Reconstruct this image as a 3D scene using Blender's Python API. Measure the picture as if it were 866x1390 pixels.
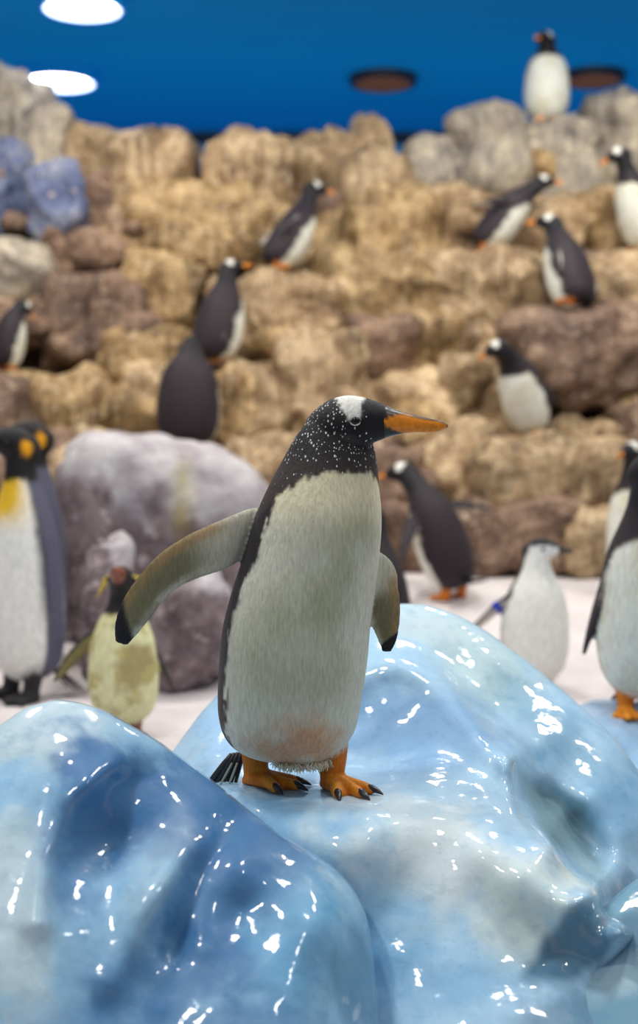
import bpy, bmesh, math, random
import numpy as np
from mathutils import Vector, Matrix, noise, kdtree
from mathutils.bvhtree import BVHTree

for o in list(bpy.data.objects):
    bpy.data.objects.remove(o)
S = bpy.context.scene
COL = S.collection
R = math.radians

# ------------------------------------------------------------------ camera
F = 1950.0                      # focal length in pixels of the 866 x 1390 frame
CX, CY = 433.0, 695.0
CAMZ = 1.2
PITCH = math.atan(55 / F)       # horizon at pixel row 640
cam = bpy.data.cameras.new('camera')
cam.sensor_fit = 'VERTICAL'
cam.sensor_height = 36
cam.lens = F / 1390 * 36
cam.dof.use_dof = True
cam.dof.focus_distance = 2.62
cam.dof.aperture_fstop = 2.05
camo = bpy.data.objects.new('camera', cam)
camo.location = (0, 0, CAMZ)
camo.rotation_euler = (math.pi / 2 - PITCH, 0, 0)
COL.objects.link(camo)
S.camera = camo

# ------------------------------------------------------------------ light
world = bpy.data.worlds.new('world')
S.world = world
world.use_nodes = True
bg = world.node_tree.nodes['Background']
bg.inputs[0].default_value = (0.80, 0.90, 1.0, 1)
bg.inputs[1].default_value = 0.25
S.view_settings.view_transform = 'Standard'
S.view_settings.look = 'None'
S.view_settings.exposure = 0.0
S.view_settings.gamma = 1.0
S.view_settings.use_curve_mapping = False


def area(loc, size, power, colour, target=None):
    l = bpy.data.lights.new('ceiling_light', 'AREA')
    l.shape = 'DISK'
    l.size = size
    l.energy = power
    l.color = colour
    o = bpy.data.objects.new('ceiling_light', l)
    o.location = loc
    if target is not None:
        o.rotation_euler = (Vector(target) - Vector(loc)).to_track_quat('-Z', 'Y').to_euler()
    COL.objects.link(o)
    return o


WARM = (1.0, 0.93, 0.82)
NEUT = (1.0, 0.98, 0.95)
# rows of downlights over the enclosure
for x, y, p in ((-1.9, 1.2, 46), (1.9, 1.5, 22), (-1.1, 2.9, 42), (1.1, 3.3, 38)):
    area((x, y, 4.0), 0.42, p, NEUT)
for x, y, p in ((-2.6, 5.6, 56), (0.1, 5.6, 50), (2.7, 5.6, 56), (-1.4, 7.0, 32), (1.5, 7.0, 32)):
    area((x, y, 4.05), 0.5, p, WARM, (x * 0.9, y + 0.7, 0.8))
# wash light added unseen behind the rock crest to brighten the blue ceiling
wash = bpy.data.lights.new('added_fill_light', 'AREA')
wash.shape = 'RECTANGLE'
wash.size = 9
wash.size_y = 0.5
wash.energy = 15
fill_o = bpy.data.objects.new('added_fill_light', wash)
fill_o.location = (0, 10.2, 2.3)
fill_o.rotation_euler = (math.pi, 0, 0)
COL.objects.link(fill_o)


# ------------------------------------------------------------------ helpers
def at(px, py, Y):
    dx = (px - CX) / F
    dy = (CY - py) / F
    c, s = math.cos(PITCH), math.sin(PITCH)
    d = Vector((dx, c + dy * s, -s + dy * c))
    return Vector((0, 0, CAMZ)) + d * (Y / d.y)


def lin(r, g, b):
    def f(v):
        v /= 255.0
        return v / 12.92 if v <= 0.04045 else ((v + 0.055) / 1.055) ** 2.4
    return (f(r), f(g), f(b))


def tag(o, label=None, cat=None, group=None, kind=None):
    if label:
        o['label'] = label
    if cat:
        o['category'] = cat
    if group:
        o['group'] = group
    if kind:
        o['kind'] = kind
    return o


def link(name, me, mat=None, parent=None, smooth=True):
    me.name = name
    if mat is not None and not me.materials:
        me.materials.append(mat)
    if smooth:
        me.polygons.foreach_set('use_smooth', [True] * len(me.polygons))
    o = bpy.data.objects.new(name, me)
    COL.objects.link(o)
    if parent is not None:
        o.parent = parent
    return o


def mesh_of(verts, faces, cols=None):
    me = bpy.data.meshes.new('mesh')
    me.from_pydata([tuple(v) for v in verts], [], faces)
    if cols is not None:
        set_cols(me, cols)
    me.update()
    return me


def set_cols(me, cols, name='Col'):
    a = me.attributes.new(name, 'FLOAT_COLOR', 'POINT')
    arr = np.ones((len(me.vertices), 4), dtype=np.float32)
    c = np.asarray(cols, dtype=np.float32)
    arr[:, :c.shape[1]] = c
    a.data.foreach_set('color', arr.ravel())


def fix_normals(me):
    bm = bmesh.new()
    bm.from_mesh(me)
    bmesh.ops.recalc_face_normals(bm, faces=bm.faces)
    bm.to_mesh(me)
    bm.free()


def empty(name, loc, rz=0.0):
    o = bpy.data.objects.new(name, None)
    o.location = loc
    o.rotation_euler = (0, 0, rz)
    o.empty_display_size = 0.1
    COL.objects.link(o)
    return o


def sm(a, b, x):
    t = np.clip((np.asarray(x, float) - a) / (b - a), 0, 1)
    return t * t * (3 - 2 * t)


def smf(a, b, x):
    t = min(1.0, max(0.0, (x - a) / (b - a)))
    return t * t * (3 - 2 * t)


def mixc(a, b, t):
    return tuple(a[i] + (b[i] - a[i]) * t for i in range(3))


def fbm(p, sc, octv=4, seed=0.0):
    return noise.fractal(Vector((p[0] * sc + seed, p[1] * sc - seed * .7, p[2] * sc + seed * .3)), 0.6, 2.1, octv)


# ------------------------------------------------------------------ materials
class NT:
    def __init__(self, name):
        self.m = bpy.data.materials.new(name)
        self.m.use_nodes = True
        self.t = self.m.node_tree
        self.b = self.t.nodes['Principled BSDF']

    def n(self, kind, **kw):
        nd = self.t.nodes.new('ShaderNode' + kind)
        for k, v in kw.items():
            if k.startswith('i_'):
                key = k[2:]
                key = int(key) if key.isdigit() else key.replace('_', ' ')
                nd.inputs[key].default_value = v
            else:
                setattr(nd, k, v)
        return nd

    def l(self, a, b):
        self.t.links.new(a, b)

    def ramp(self, fac, stops):
        r = self.n('ValToRGB')
        e = r.color_ramp.elements
        while len(e) > 1:
            e.remove(e[-1])
        e[0].position = stops[0][0]
        e[0].color = (*stops[0][1], 1)
        for p, c in stops[1:]:
            k = e.new(p)
            k.color = (*c, 1)
        self.l(fac, r.inputs[0])
        return r.outputs[0]

    def mix(self, fac, a, b, blend='MIX'):
        m = self.n('Mix', data_type='RGBA', blend_type=blend)
        for sock, v in ((m.inputs[0], fac), (m.inputs[6], a), (m.inputs[7], b)):
            if hasattr(v, 'links'):
                self.l(v, sock)
            elif isinstance(v, (int, float)):
                sock.default_value = v
            else:
                sock.default_value = (*v, 1)
        return m.outputs[2]

    def math(self, op, a, b=None, c=None):
        m = self.n('Math', operation=op)
        for i, v in enumerate((a, b, c)):
            if v is None:
                continue
            if hasattr(v, 'links'):
                self.l(v, m.inputs[i])
            else:
                m.inputs[i].default_value = v
        return m.outputs[0]

    def coords(self, scale=(1, 1, 1)):
        tc = self.n('TexCoord')
        mp = self.n('Mapping')
        mp.inputs['Scale'].default_value = scale
        self.l(tc.outputs['Object'], mp.inputs[0])
        return mp.outputs[0]

    def noise(self, vec, scale, detail=4, rough=0.55):
        t = self.n('TexNoise')
        t.inputs['Scale'].default_value = scale
        t.inputs['Detail'].default_value = detail
        t.inputs['Roughness'].default_value = rough
        self.l(vec, t.inputs['Vector'])
        return t.outputs[0]

    def bump(self, h, strength, dist, prev=None):
        b = self.n('Bump')
        b.inputs['Strength'].default_value = strength
        b.inputs['Distance'].default_value = dist
        self.l(h, b.inputs['Height'])
        if prev is not None:
            self.l(prev, b.inputs['Normal'])
        return b.outputs[0]


def set_p(b, rough=0.5, spec=0.5, coat=0.0, coat_rough=0.05, col=None):
    b.inputs['Roughness'].default_value = rough
    b.inputs['Specular IOR Level'].default_value = spec
    b.inputs['Coat Weight'].default_value = coat
    b.inputs['Coat Roughness'].default_value = coat_rough
    if col is not None:
        b.inputs['Base Color'].default_value = (*col, 1)


def plain(name, col, rough=0.5, spec=0.5, coat=0.0):
    k = NT(name)
    v = k.coords()
    nz = k.noise(v, 30, 3)
    k.l(k.mix(nz, tuple(c * 0.82 for c in col), tuple(min(1, c * 1.12) for c in col)), k.b.inputs['Base Color'])
    set_p(k.b, rough, spec, coat)
    return k.m


def rock_mat(name, lo, mid, hi, streak=0.5):
    k = NT(name)
    v = k.coords()
    oi = k.n('ObjectInfo')
    v = k.n('NewGeometry').outputs['Position']
    big = k.noise(v, 5.0, 6, 0.62)
    col = k.ramp(big, [(0.30, lo), (0.5, mid), (0.70, hi)])
    # light mineral streaks that run down the stone
    mp = k.n('Mapping')
    mp.inputs['Scale'].default_value = (16, 16, 2.0)
    k.l(v, mp.inputs[0])
    st = k.noise(mp.outputs[0], 1.6, 4, 0.6)
    stf = k.math('MULTIPLY', k.math('GREATER_THAN', st, 0.56), streak * 0.55)
    col = k.mix(stf, col, tuple(min(1, c * 1.7 + 0.03) for c in hi))
    fine = k.noise(v, 34, 5, 0.7)
    col = k.mix(k.ramp(fine, [(0.34, (0.55,) * 3), (0.50, (0, 0, 0)), ]), col, tuple(c * 0.45 for c in lo))
    spot = k.ramp(k.noise(v, 22, 3, 0.6), [(0.60, (0, 0, 0)), (0.72, (0.6,) * 3)])
    col = k.mix(spot, col, (0.74, 0.60, 0.43))
    hs = k.n('HueSaturation')
    k.l(col, hs.inputs['Color'])
    k.l(k.math('MULTIPLY_ADD', oi.outputs['Random'], 0.3, 0.85), hs.inputs['Value'])
    k.l(hs.outputs[0], k.b.inputs['Base Color'])
    n1 = k.bump(k.noise(v, 11, 5, 0.55), 0.9, 0.045)
    n2 = k.bump(st, 0.7, 0.03, n1)
    k.l(n2, k.b.inputs['Normal'])
    set_p(k.b, 0.62, 0.45)
    return k.m


M = {}
M['gold'] = rock_mat('golden_rock', lin(84, 62, 40), lin(154, 124, 82), lin(202, 174, 130))
M['tan'] = rock_mat('tan_rock', lin(90, 68, 48), lin(156, 128, 94), lin(206, 180, 144))
M['brown'] = rock_mat('brown_rock', lin(72, 52, 44), lin(118, 92, 76), lin(156, 128, 104), 0.3)
M['grey'] = rock_mat('grey_rock', lin(98, 92, 88), lin(150, 140, 126), lin(190, 176, 154), 0.4)
M['blue'] = rock_mat('blue_grey_rock', lin(48, 60, 96), lin(92, 104, 142), lin(150, 150, 158), 0.3)
M['slate'] = rock_mat('purple_rock', lin(84, 66, 74), lin(128, 106, 112), lin(164, 144, 146), 0.3)


def painted_rock():
    """boulder with a snow cap whose mask is stored on the mesh"""
    k = NT('snow_capped_rock')
    v = k.coords()
    at_ = k.n('Attribute', attribute_name='Col')
    nz = k.noise(v, 9, 6, 0.65)
    col = k.ramp(nz, [(0.3, lin(80, 66, 70)), (0.5, lin(126, 110, 114)), (0.72, lin(170, 156, 158))])
    spot = k.ramp(k.noise(v, 24, 4, 0.6), [(0.58, (0, 0, 0)), (0.66, (0.75,) * 3)])
    col = k.mix(spot, col, lin(196, 184, 186))
    sep = k.n('SeparateColor')
    k.l(at_.outputs['Color'], sep.inputs[0])
    col = k.mix(sep.outputs[0], col, k.ramp(k.noise(v, 7, 5, 0.6), [(0.35, lin(164, 154, 162)), (0.6, lin(206, 202, 206))]))
    col = k.mix(sep.outputs[1], col, lin(196, 180, 70))
    k.l(col, k.b.inputs['Base Color'])
    k.l(k.bump(k.noise(v, 18, 7, 0.7), 0.8, 0.03), k.b.inputs['Normal'])
    set_p(k.b, 0.65, 0.4)
    return k.m


M['snowrock'] = painted_rock()

k = NT('snow')
v = k.coords()
nz = k.noise(v, 3.0, 6, 0.6)
c = k.ramp(nz, [(0.3, lin(204, 194, 194)), (0.6, lin(224, 217, 218))])
dirt = k.ramp(k.noise(v, 12, 5, 0.7), [(0.62, (0, 0, 0)), (0.74, (0.5,) * 3)])
c = k.mix(dirt, c, lin(176, 160, 150))
k.l(c, k.b.inputs['Base Color'])
k.l(k.bump(k.noise(v, 30, 6, 0.7), 0.5, 0.02), k.b.inputs['Normal'])
set_p(k.b, 0.75, 0.3)
M['snow'] = k.m

k = NT('blue_paint')
v = k.coords()
c = k.mix(k.noise(v, 0.6, 3), (0.0, 0.36, 0.92), (0.0, 0.40, 0.97))
k.l(c, k.b.inputs['Base Color'])
set_p(k.b, 0.6, 0.2)
M['bluepaint'] = k.m
M['darktrim'] = plain('dark_trim', (0.006, 0.02, 0.05), 0.6)
M['lampdark'] = plain('unlit_lamp', lin(34, 32, 38), 0.5)
M['lampbrown'] = plain('unlit_lamp_reflector', lin(168, 112, 84), 0.8, 0.0)
M['lampring'] = plain('lamp_ring', lin(60, 110, 190), 0.3)
k = NT('lamp_lens')
k.b.inputs['Emission Color'].default_value = (1, 0.98, 0.96, 1)
k.b.inputs['Emission Strength'].default_value = 9
M['lamplens'] = k.m
k = NT('lamp_glow_rim')
k.b.inputs['Base Color'].default_value = (0.5, 0.62, 0.9, 1)
k.b.inputs['Emission Color'].default_value = (0.35, 0.5, 1.0, 1)
k.b.inputs['Emission Strength'].default_value = 0.75
M['lampglow'] = k.m


def ice_mat():
    k = NT('painted_ice')
    v = k.coords()
    a = k.n('Attribute', attribute_name='Col')
    fine = k.noise(v, 40, 5, 0.65)
    mott = k.noise(v, 9, 6, 0.65)
    col = k.mix(k.math('MULTIPLY', mott, 0.14), a.outputs['Color'], lin(214, 232, 238))
    col = k.mix(k.ramp(fine, [(0.36, (0.14,) * 3), (0.48, (0, 0, 0))]), col, lin(50, 124, 170))
    k.l(col, k.b.inputs['Base Color'])
    n1 = k.bump(k.noise(v, 11, 4, 0.5), 0.16, 0.02)
    n2 = k.bump(k.noise(v, 60, 4, 0.6), 0.16, 0.006, n1)
    k.l(n2, k.b.inputs['Normal'])
    k.l(k.bump(k.noise(k.coords((1, 1, 2.0)), 16, 2.5, 0.5), 0.22, 0.012), k.b.inputs['Coat Normal'])
    set_p(k.b, 0.45, 0.3, 0.75, 0.08)
    k.b.inputs['Subsurface Weight'].default_value = 0.0
    return k.m


M['ice'] = ice_mat()


def plumage(name, speckle=False, fs=1.0):
    k = NT(name)
    a = k.n('Attribute', attribute_name='Col')
    v = k.coords((1, 1, 0.22))
    f1 = k.noise(v, 210 * fs, 4, 0.6)
    col = k.mix(1.0, a.outputs['Color'], k.ramp(f1, [(0.25, (0.72,) * 3), (0.7, (1.10,) * 3)]), 'MULTIPLY')
    if speckle:
        vv = k.coords((1.0, 1.0, 0.62))
        vo = k.n('TexVoronoi')
        vo.inputs['Scale'].default_value = 190
        vo.inputs['Randomness'].default_value = 1.0
        k.l(vv, vo.inputs['Vector'])
        sepc = k.n('SeparateColor')
        k.l(vo.outputs['Color'], sepc.inputs[0])
        lim = k.math('MULTIPLY_ADD', sepc.outputs[0], 0.26, 0.10)
        near = k.math('LESS_THAN', vo.outputs['Distance'], lim)
        sp = k.n('Attribute', attribute_name='Spk')
        pick = k.math('LESS_THAN', sepc.outputs[1], sp.outputs['Fac'])
        m = k.math('MULTIPLY', near, pick)
        col = k.mix(k.math('MULTIPLY', m, 0.85), col, (0.72, 0.72, 0.70))
    k.l(col, k.b.inputs['Base Color'])
    k.l(k.bump(f1, 0.5, 0.004), k.b.inputs['Normal'])
    set_p(k.b, 0.62, 0.3)
    k.b.inputs['Sheen Weight'].default_value = 0.04
    return k.m


M['plumage_main'] = plumage('plumage_speckled', True)
M['plumage'] = plumage('plumage', False, 0.6)
k = NT('horn')
a = k.n('Attribute', attribute_name='Col')
v = k.coords()
k.l(k.mix(1.0, a.outputs['Color'], k.ramp(k.noise(v, 90, 4), [(0.3, (0.75,) * 3), (0.65, (1.1,) * 3)]), 'MULTIPLY'), k.b.inputs['Base Color'])
set_p(k.b, 0.35, 0.5)
M['horn'] = k.m
M['claw'] = plain('claw_horn', lin(40, 38, 40), 0.3)
M['eye'] = plain('eye_dark', (0.004, 0.003, 0.003), 0.12, 0.4, 0.0)
M['lid'] = plain('eyelid_white', lin(232, 228, 216), 0.5)
M['tailf'] = plain('tail_black', lin(26, 26, 32), 0.5)
M['tailw'] = plain('tail_pale', lin(180, 180, 160), 0.6)
M['band'] = plain('blue_band', lin(28, 62, 190), 0.35)
M['fringe'] = plain('fringe_feather', lin(214, 202, 176), 0.7)
M['crest'] = plain('crest_yellow', lin(214, 186, 60), 0.6)

# ------------------------------------------------------------------ structure
CEIL = CAMZ + 455 / F * 12.5          # ceiling height
BACKY = 12.5


def box_mesh(x0, y0, z0, x1, y1, z1, bevel=0.0):
    bm = bmesh.new()
    bmesh.ops.create_cube(bm, size=1)
    for vv in bm.verts:
        vv.co = Vector(((x0 + x1) / 2 + vv.co.x * (x1 - x0), (y0 + y1) / 2 + vv.co.y * (y1 - y0), (z0 + z1) / 2 + vv.co.z * (z1 - z0)))
    if bevel:
        bmesh.ops.bevel(bm, geom=bm.edges[:], offset=bevel, segments=2, affect='EDGES')
    me = bpy.data.meshes.new('mesh')
    bm.to_mesh(me)
    bm.free()
    return me


tag(link('ceiling', box_mesh(-9, 6.2, CEIL, 9, BACKY + .3, CEIL + .15), M['bluepaint'], smooth=False), 'deep blue painted ceiling with round recessed lamps', kind='structure')
tag(link('wall_back', box_mesh(-9, BACKY, 0, 9, BACKY + .3, CEIL), M['bluepaint'], smooth=False), 'deep blue painted back wall behind the rocks', kind='structure')
tag(link('trim_1', box_mesh(-9, BACKY - .06, CEIL - .09, 9, BACKY, CEIL), M['darktrim'], smooth=False), 'dark strip where blue ceiling meets back wall', kind='structure')


def floor_z(x, y):
    z = 0.20 + (0.385 - 0.20) * smf(3.15, 3.75, y)
    z += 0.33 * smf(5.2, 6.7, y)
    z += 0.03 * noise.noise(Vector((x * 1.1, y * 1.1, 3.3))) + 0.012 * noise.noise(Vector((x * 4, y * 4, 1.3)))
    return z


xs = np.linspace(-5.5, 5.5, 150)
ys = np.linspace(0.9, 9.5, 130)
vv = [(x, y, floor_z(x, y)) for y in ys for x in xs]
ff = [(j * 150 + i, j * 150 + i + 1, (j + 1) * 150 + i + 1, (j + 1) * 150 + i) for j in range(129) for i in range(149)]
tag(link('floor', mesh_of(vv, ff), M['snow']), 'white snow covering the enclosure ground', kind='structure')


# ---- rock wall
def wall_Y(py):
    return 6.5 + (770 - py) / 600 * 1.9


def make_backing():
    nx, nt = 150, 90
    vs = []
    for j in range(nt):
        t = j / (nt - 1)
        for i in range(nx):
            x = -5 + 10 * i / (nx - 1)
            z = 0.3 + t * 2.55
            st = math.floor(t * 7) / 7 + smf(0.75, 1.0, (t * 7) % 1) / 7
            y = 7.25 + st * 1.75
            p = (x, y, z)
            y += 0.28 * fbm(p, 1.6, 4, 4.0)
            z += 0.10 * fbm(p, 2.2, 4, 9.0)
            if j == nt - 1:
                z -= 0.25 * abs(noise.noise(Vector((x * 1.4, 2, 0))))
            vs.append((x, y, z))
    for i in range(nx):
        x = -5 + 10 * i / (nx - 1)
        vs.append((x, 9.4, 2.5))
    for i in range(nx):
        x = -5 + 10 * i / (nx - 1)
        vs.append((x, 9.5, 0.3))
    fs = [(j * nx + i, j * nx + i + 1, (j + 1) * nx + i + 1, (j + 1) * nx + i) for j in range(nt + 1) for i in range(nx - 1)]
    return mesh_of(vs, fs)


rock_wall = tag(link('wall_rock', make_backing(), M['brown']), 'terraced artificial rock wall of golden and brown boulders', kind='structure')


def ico_mesh(sub):
    bm = bmesh.new()
    bmesh.ops.create_icosphere(bm, subdivisions=sub, radius=1)
    return bm


def stone_mesh(hx, hy, hz, p=3.5, amp=0.10, seed=0.0, sub=5, yawn=0.0, org=None):
    bm = ico_mesh(sub)
    s = 2 * (hx * hy * hz) ** (1 / 3)
    for w in bm.verts:
        d = w.co.normalized()
        r = (abs(d.x) ** p + abs(d.y) ** p + abs(d.z) ** p) ** (-1 / p)
        q = Vector((d.x * r * hx, d.y * r * hy, d.z * r * hz))
        n1 = fbm(q, 1.3 / s * 1.6, 3, seed)
        n2 = fbm(q, 5.0 / s * 1.3, 4, seed + 5)
        n3 = noise.noise(Vector((q.x * 17 + seed, q.y * 17, q.z * 6)))
        k_ = 1 + amp * 1.7 * n1 + amp * 0.16 * n2
        q *= k_
        if org is not None:
            g = q + org
            rid = 1 - abs(noise.noise(Vector((g.x * 3.2, g.y * 3.2, g.z * 2.6 + 7))) * 2)
            flt = noise.noise(Vector((g.x * 11, g.y * 11, g.z * 2.2)))
            hor = noise.noise(Vector((g.x * 4.5, g.y * 4.5, g.z * 6)))
            q += d * (0.055 * rid - 0.02 + 0.024 * flt + 0.016 * hor)
        q += d * 0.008 * n3
        w.co = q
    if yawn:
        bmesh.ops.rotate(bm, verts=bm.verts, cent=(0, 0, 0), matrix=Matrix.Rotation(yawn, 3, 'Z'))
    me = bpy.data.meshes.new('stone')
    bm.to_mesh(me)
    bm.free()
    return me


random.seed(11)


def stone(x0, y0, x1, y1, mat, Y=None, dep=None, p=3.2, amp=0.09, parent=rock_wall, name='stone', sub=4):
    """stone whose face spans the pixel box on the terrace depth Y"""
    if Y is None:
        Y = wall_Y((y0 + y1) / 2)
    a_, b_ = at(x0, y0, Y), at(x1, y1, Y)
    hx, hz = (b_.x - a_.x) / 2, (a_.z - b_.z) / 2
    hy = dep if dep else max(0.16, min(0.45, 0.8 * min(hx, hz) + 0.08))
    hx *= 1.06
    hz *= 1.03
    org = Vector(((a_.x + b_.x) / 2, Y + hy, (a_.z + b_.z) / 2))
    me = stone_mesh(hx, hy, hz, p, amp, random.uniform(0, 90), sub, org=org)
    o = link(name, me, M[mat], parent)
    o.location = org
    return o


STONES = [
    # crest
    (45, 172, 195, 262, 'tan'), (150, 168, 258, 300, 'tan'),
    (288, 180, 400, 300, 'tan'), (390, 178, 500, 290, 'tan'), (482, 156, 534, 280, 'tan'),
    (557, 182, 630, 270, 'grey'), (618, 136, 720, 265, 'grey'), (700, 142, 830, 270, 'grey'),
    (815, 120, 960, 260, 'grey'), (-120, 86, 42, 240, 'grey'), (10, 138, 88, 250, 'grey'),
    # left column
    (-70, 190, 52, 330, 'blue'), (36, 225, 104, 322, 'blue'), (86, 232, 160, 325, 'brown'),
    (60, 308, 150, 380, 'brown'), (140, 280, 215, 380, 'brown'), (-40, 318, 66, 410, 'grey'),
    (52, 372, 130, 500, 'brown'), (120, 380, 196, 502, 'brown'), (-60, 395, 60, 470, 'brown'),
    # second terrace
    (150, 238, 345, 345, 'gold'), (330, 268, 480, 372, 'gold'), (205, 300, 300, 372, 'gold'),
    (470, 200, 560, 330, 'tan'), (478, 250, 600, 400, 'gold'), (540, 245, 640, 345, 'tan'),
    # third
    (165, 345, 262, 448, 'gold'), (326, 362, 472, 480, 'tan'),
    (455, 340, 590, 460, 'gold'), (575, 340, 712, 440, 'tan'), (700, 262, 800, 345, 'tan'),
    (790, 250, 880, 340, 'gold'), (770, 335, 960, 425, 'brown'), (880, 240, 990, 350, 'gold'),
    (600, 255, 700, 350, 'tan'),
    # fourth
    (128, 438, 258, 530, 'gold'), (250, 462, 330, 560, 'gold'), (160, 496, 232, 612, 'tan'),
    (288, 452, 400, 610, 'tan'), (380, 456, 500, 620, 'tan'), (480, 430, 560, 520, 'brown'),
    (470, 500, 630, 620, 'tan'), (545, 425, 640, 520, 'gold'), (620, 420, 730, 520, 'tan'),
    (690, 408, 800, 560, 'brown'), (780, 412, 960, 570, 'brown'), (600, 500, 720, 600, 'tan'),
    (-60, 506, 60, 610, 'gold'), (40, 508, 138, 615, 'gold'), (100, 520, 180, 640, 'gold'),
    # bottom
    (-80, 590, 80, 780, 'brown'), (180, 590, 330, 760, 'tan'), (300, 590, 460, 780, 'tan'),
    (440, 600, 580, 770, 'brown'), (560, 584, 700, 770, 'tan'), (655, 578, 790, 700, 'tan'),
    (740, 570, 866, 740, 'tan'), (840, 560, 990, 760, 'brown'), (680, 680, 800, 785, 'brown'),
    (600, 690, 700, 785, 'brown'), (780, 700, 900, 780, 'tan'), (500, 680, 610, 785, 'brown'),
    (60, 600, 200, 770, 'tan'),
]
for (x0, y0, x1, y1, mt) in STONES:
    stone(x0, y0, x1, y1, mt, p=random.uniform(3.2, 5.5), amp=random.uniform(0.07, 0.14), sub=5 if (x1 - x0) > 110 else 4, Y=wall_Y((y0 + y1) / 2) + random.uniform(-0.10, 0.16))
# the terraces go on to both sides
for x_, sgn in ((-130, -1), (1010, 1)):
    for c_ in range(4):
        for r_ in range(5):
            w_ = random.uniform(120, 170)
            xc = x_ + sgn * (60 + c_ * 130 + random.uniform(-20, 20))
            yc = 235 + r_ * 112 + random.uniform(-12, 12)
            stone(xc - w_ / 2, yc - 66, xc + w_ / 2, yc + 66, random.choice(['tan', 'brown', 'gold']), p=random.uniform(3.2, 5.5), amp=0.1, sub=4)
# small stones wedged between the big ones
for i in range(46):
    cx = random.uniform(-30, 900)
    cy = random.uniform(215, 740)
    w = random.uniform(16, 40)
    h = w * random.uniform(0.5, 1.0)
    mt = 'brown' if (cx < 190 and cy < 500) else random.choice(['gold', 'tan', 'tan', 'brown'])
    stone(cx - w, cy - h, cx + w, cy + h, mt, Y=wall_Y(cy) + random.uniform(-0.06, 0.06), dep=0.16, p=2.5, amp=0.16, sub=3)


# ------------------------------------------------------------------ ice blocks
def tps_fit(P, val, lam=1e-4):
    P = np.asarray(P, float)
    n = len(P)
    d = np.linalg.norm(P[:, None] - P[None], axis=2)
    K = np.where(d > 0, d * d * np.log(d + 1e-12), 0) + lam * np.eye(n)
    A = np.zeros((n + 3, n + 3))
    A[:n, :n] = K
    A[:n, n] = 1
    A[:n, n + 1:] = P
    A[n, :n] = 1
    A[n + 1:, :n] = P.T
    b = np.zeros(n + 3)
    b[:n] = val
    return P, np.linalg.solve(A, b)


def tps_eval(fit, Q):
    P, w = fit
    d = np.linalg.norm(Q[:, None] - P[None], axis=2)
    K = np.where(d > 0, d * d * np.log(d + 1e-12), 0)
    n = len(P)
    return K @ w[:n] + w[n] + Q @ w[n + 1:]


def seg_dist(PX, PY, line):
    best = np.full(PX.shape, 1e9)
    for (x0, y0), (x1, y1) in zip(line[:-1], line[1:]):
        L2 = (x1 - x0) ** 2 + (y1 - y0) ** 2
        t = np.clip(((PX - x0) * (x1 - x0) + (PY - y0) * (y1 - y0)) / L2, 0, 1)
        best = np.minimum(best, np.hypot(PX - x0 - t * (x1 - x0), PY - y0 - t * (y1 - y0)))
    return best


def poly_sd(PX, PY, poly):
    d = seg_dist(PX, PY, list(poly) + [poly[0]])
    ins = np.zeros(PX.shape, bool)
    n = len(poly)
    for i in range(n):
        (x0, y0), (x1, y1) = poly[i], poly[(i + 1) % n]
        c = ((y0 > PY) != (y1 > PY)) & (PX < (x1 - x0) * (PY - y0) / (y1 - y0 + 1e-9) + x0)
        ins ^= c
    return np.where(ins, -d, d)


PALE, MIDB, DEEP, TEAL, SKY = lin(206, 226, 232), lin(104, 174, 216), lin(16, 104, 166), lin(18, 88, 124), lin(164, 206, 236)


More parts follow.
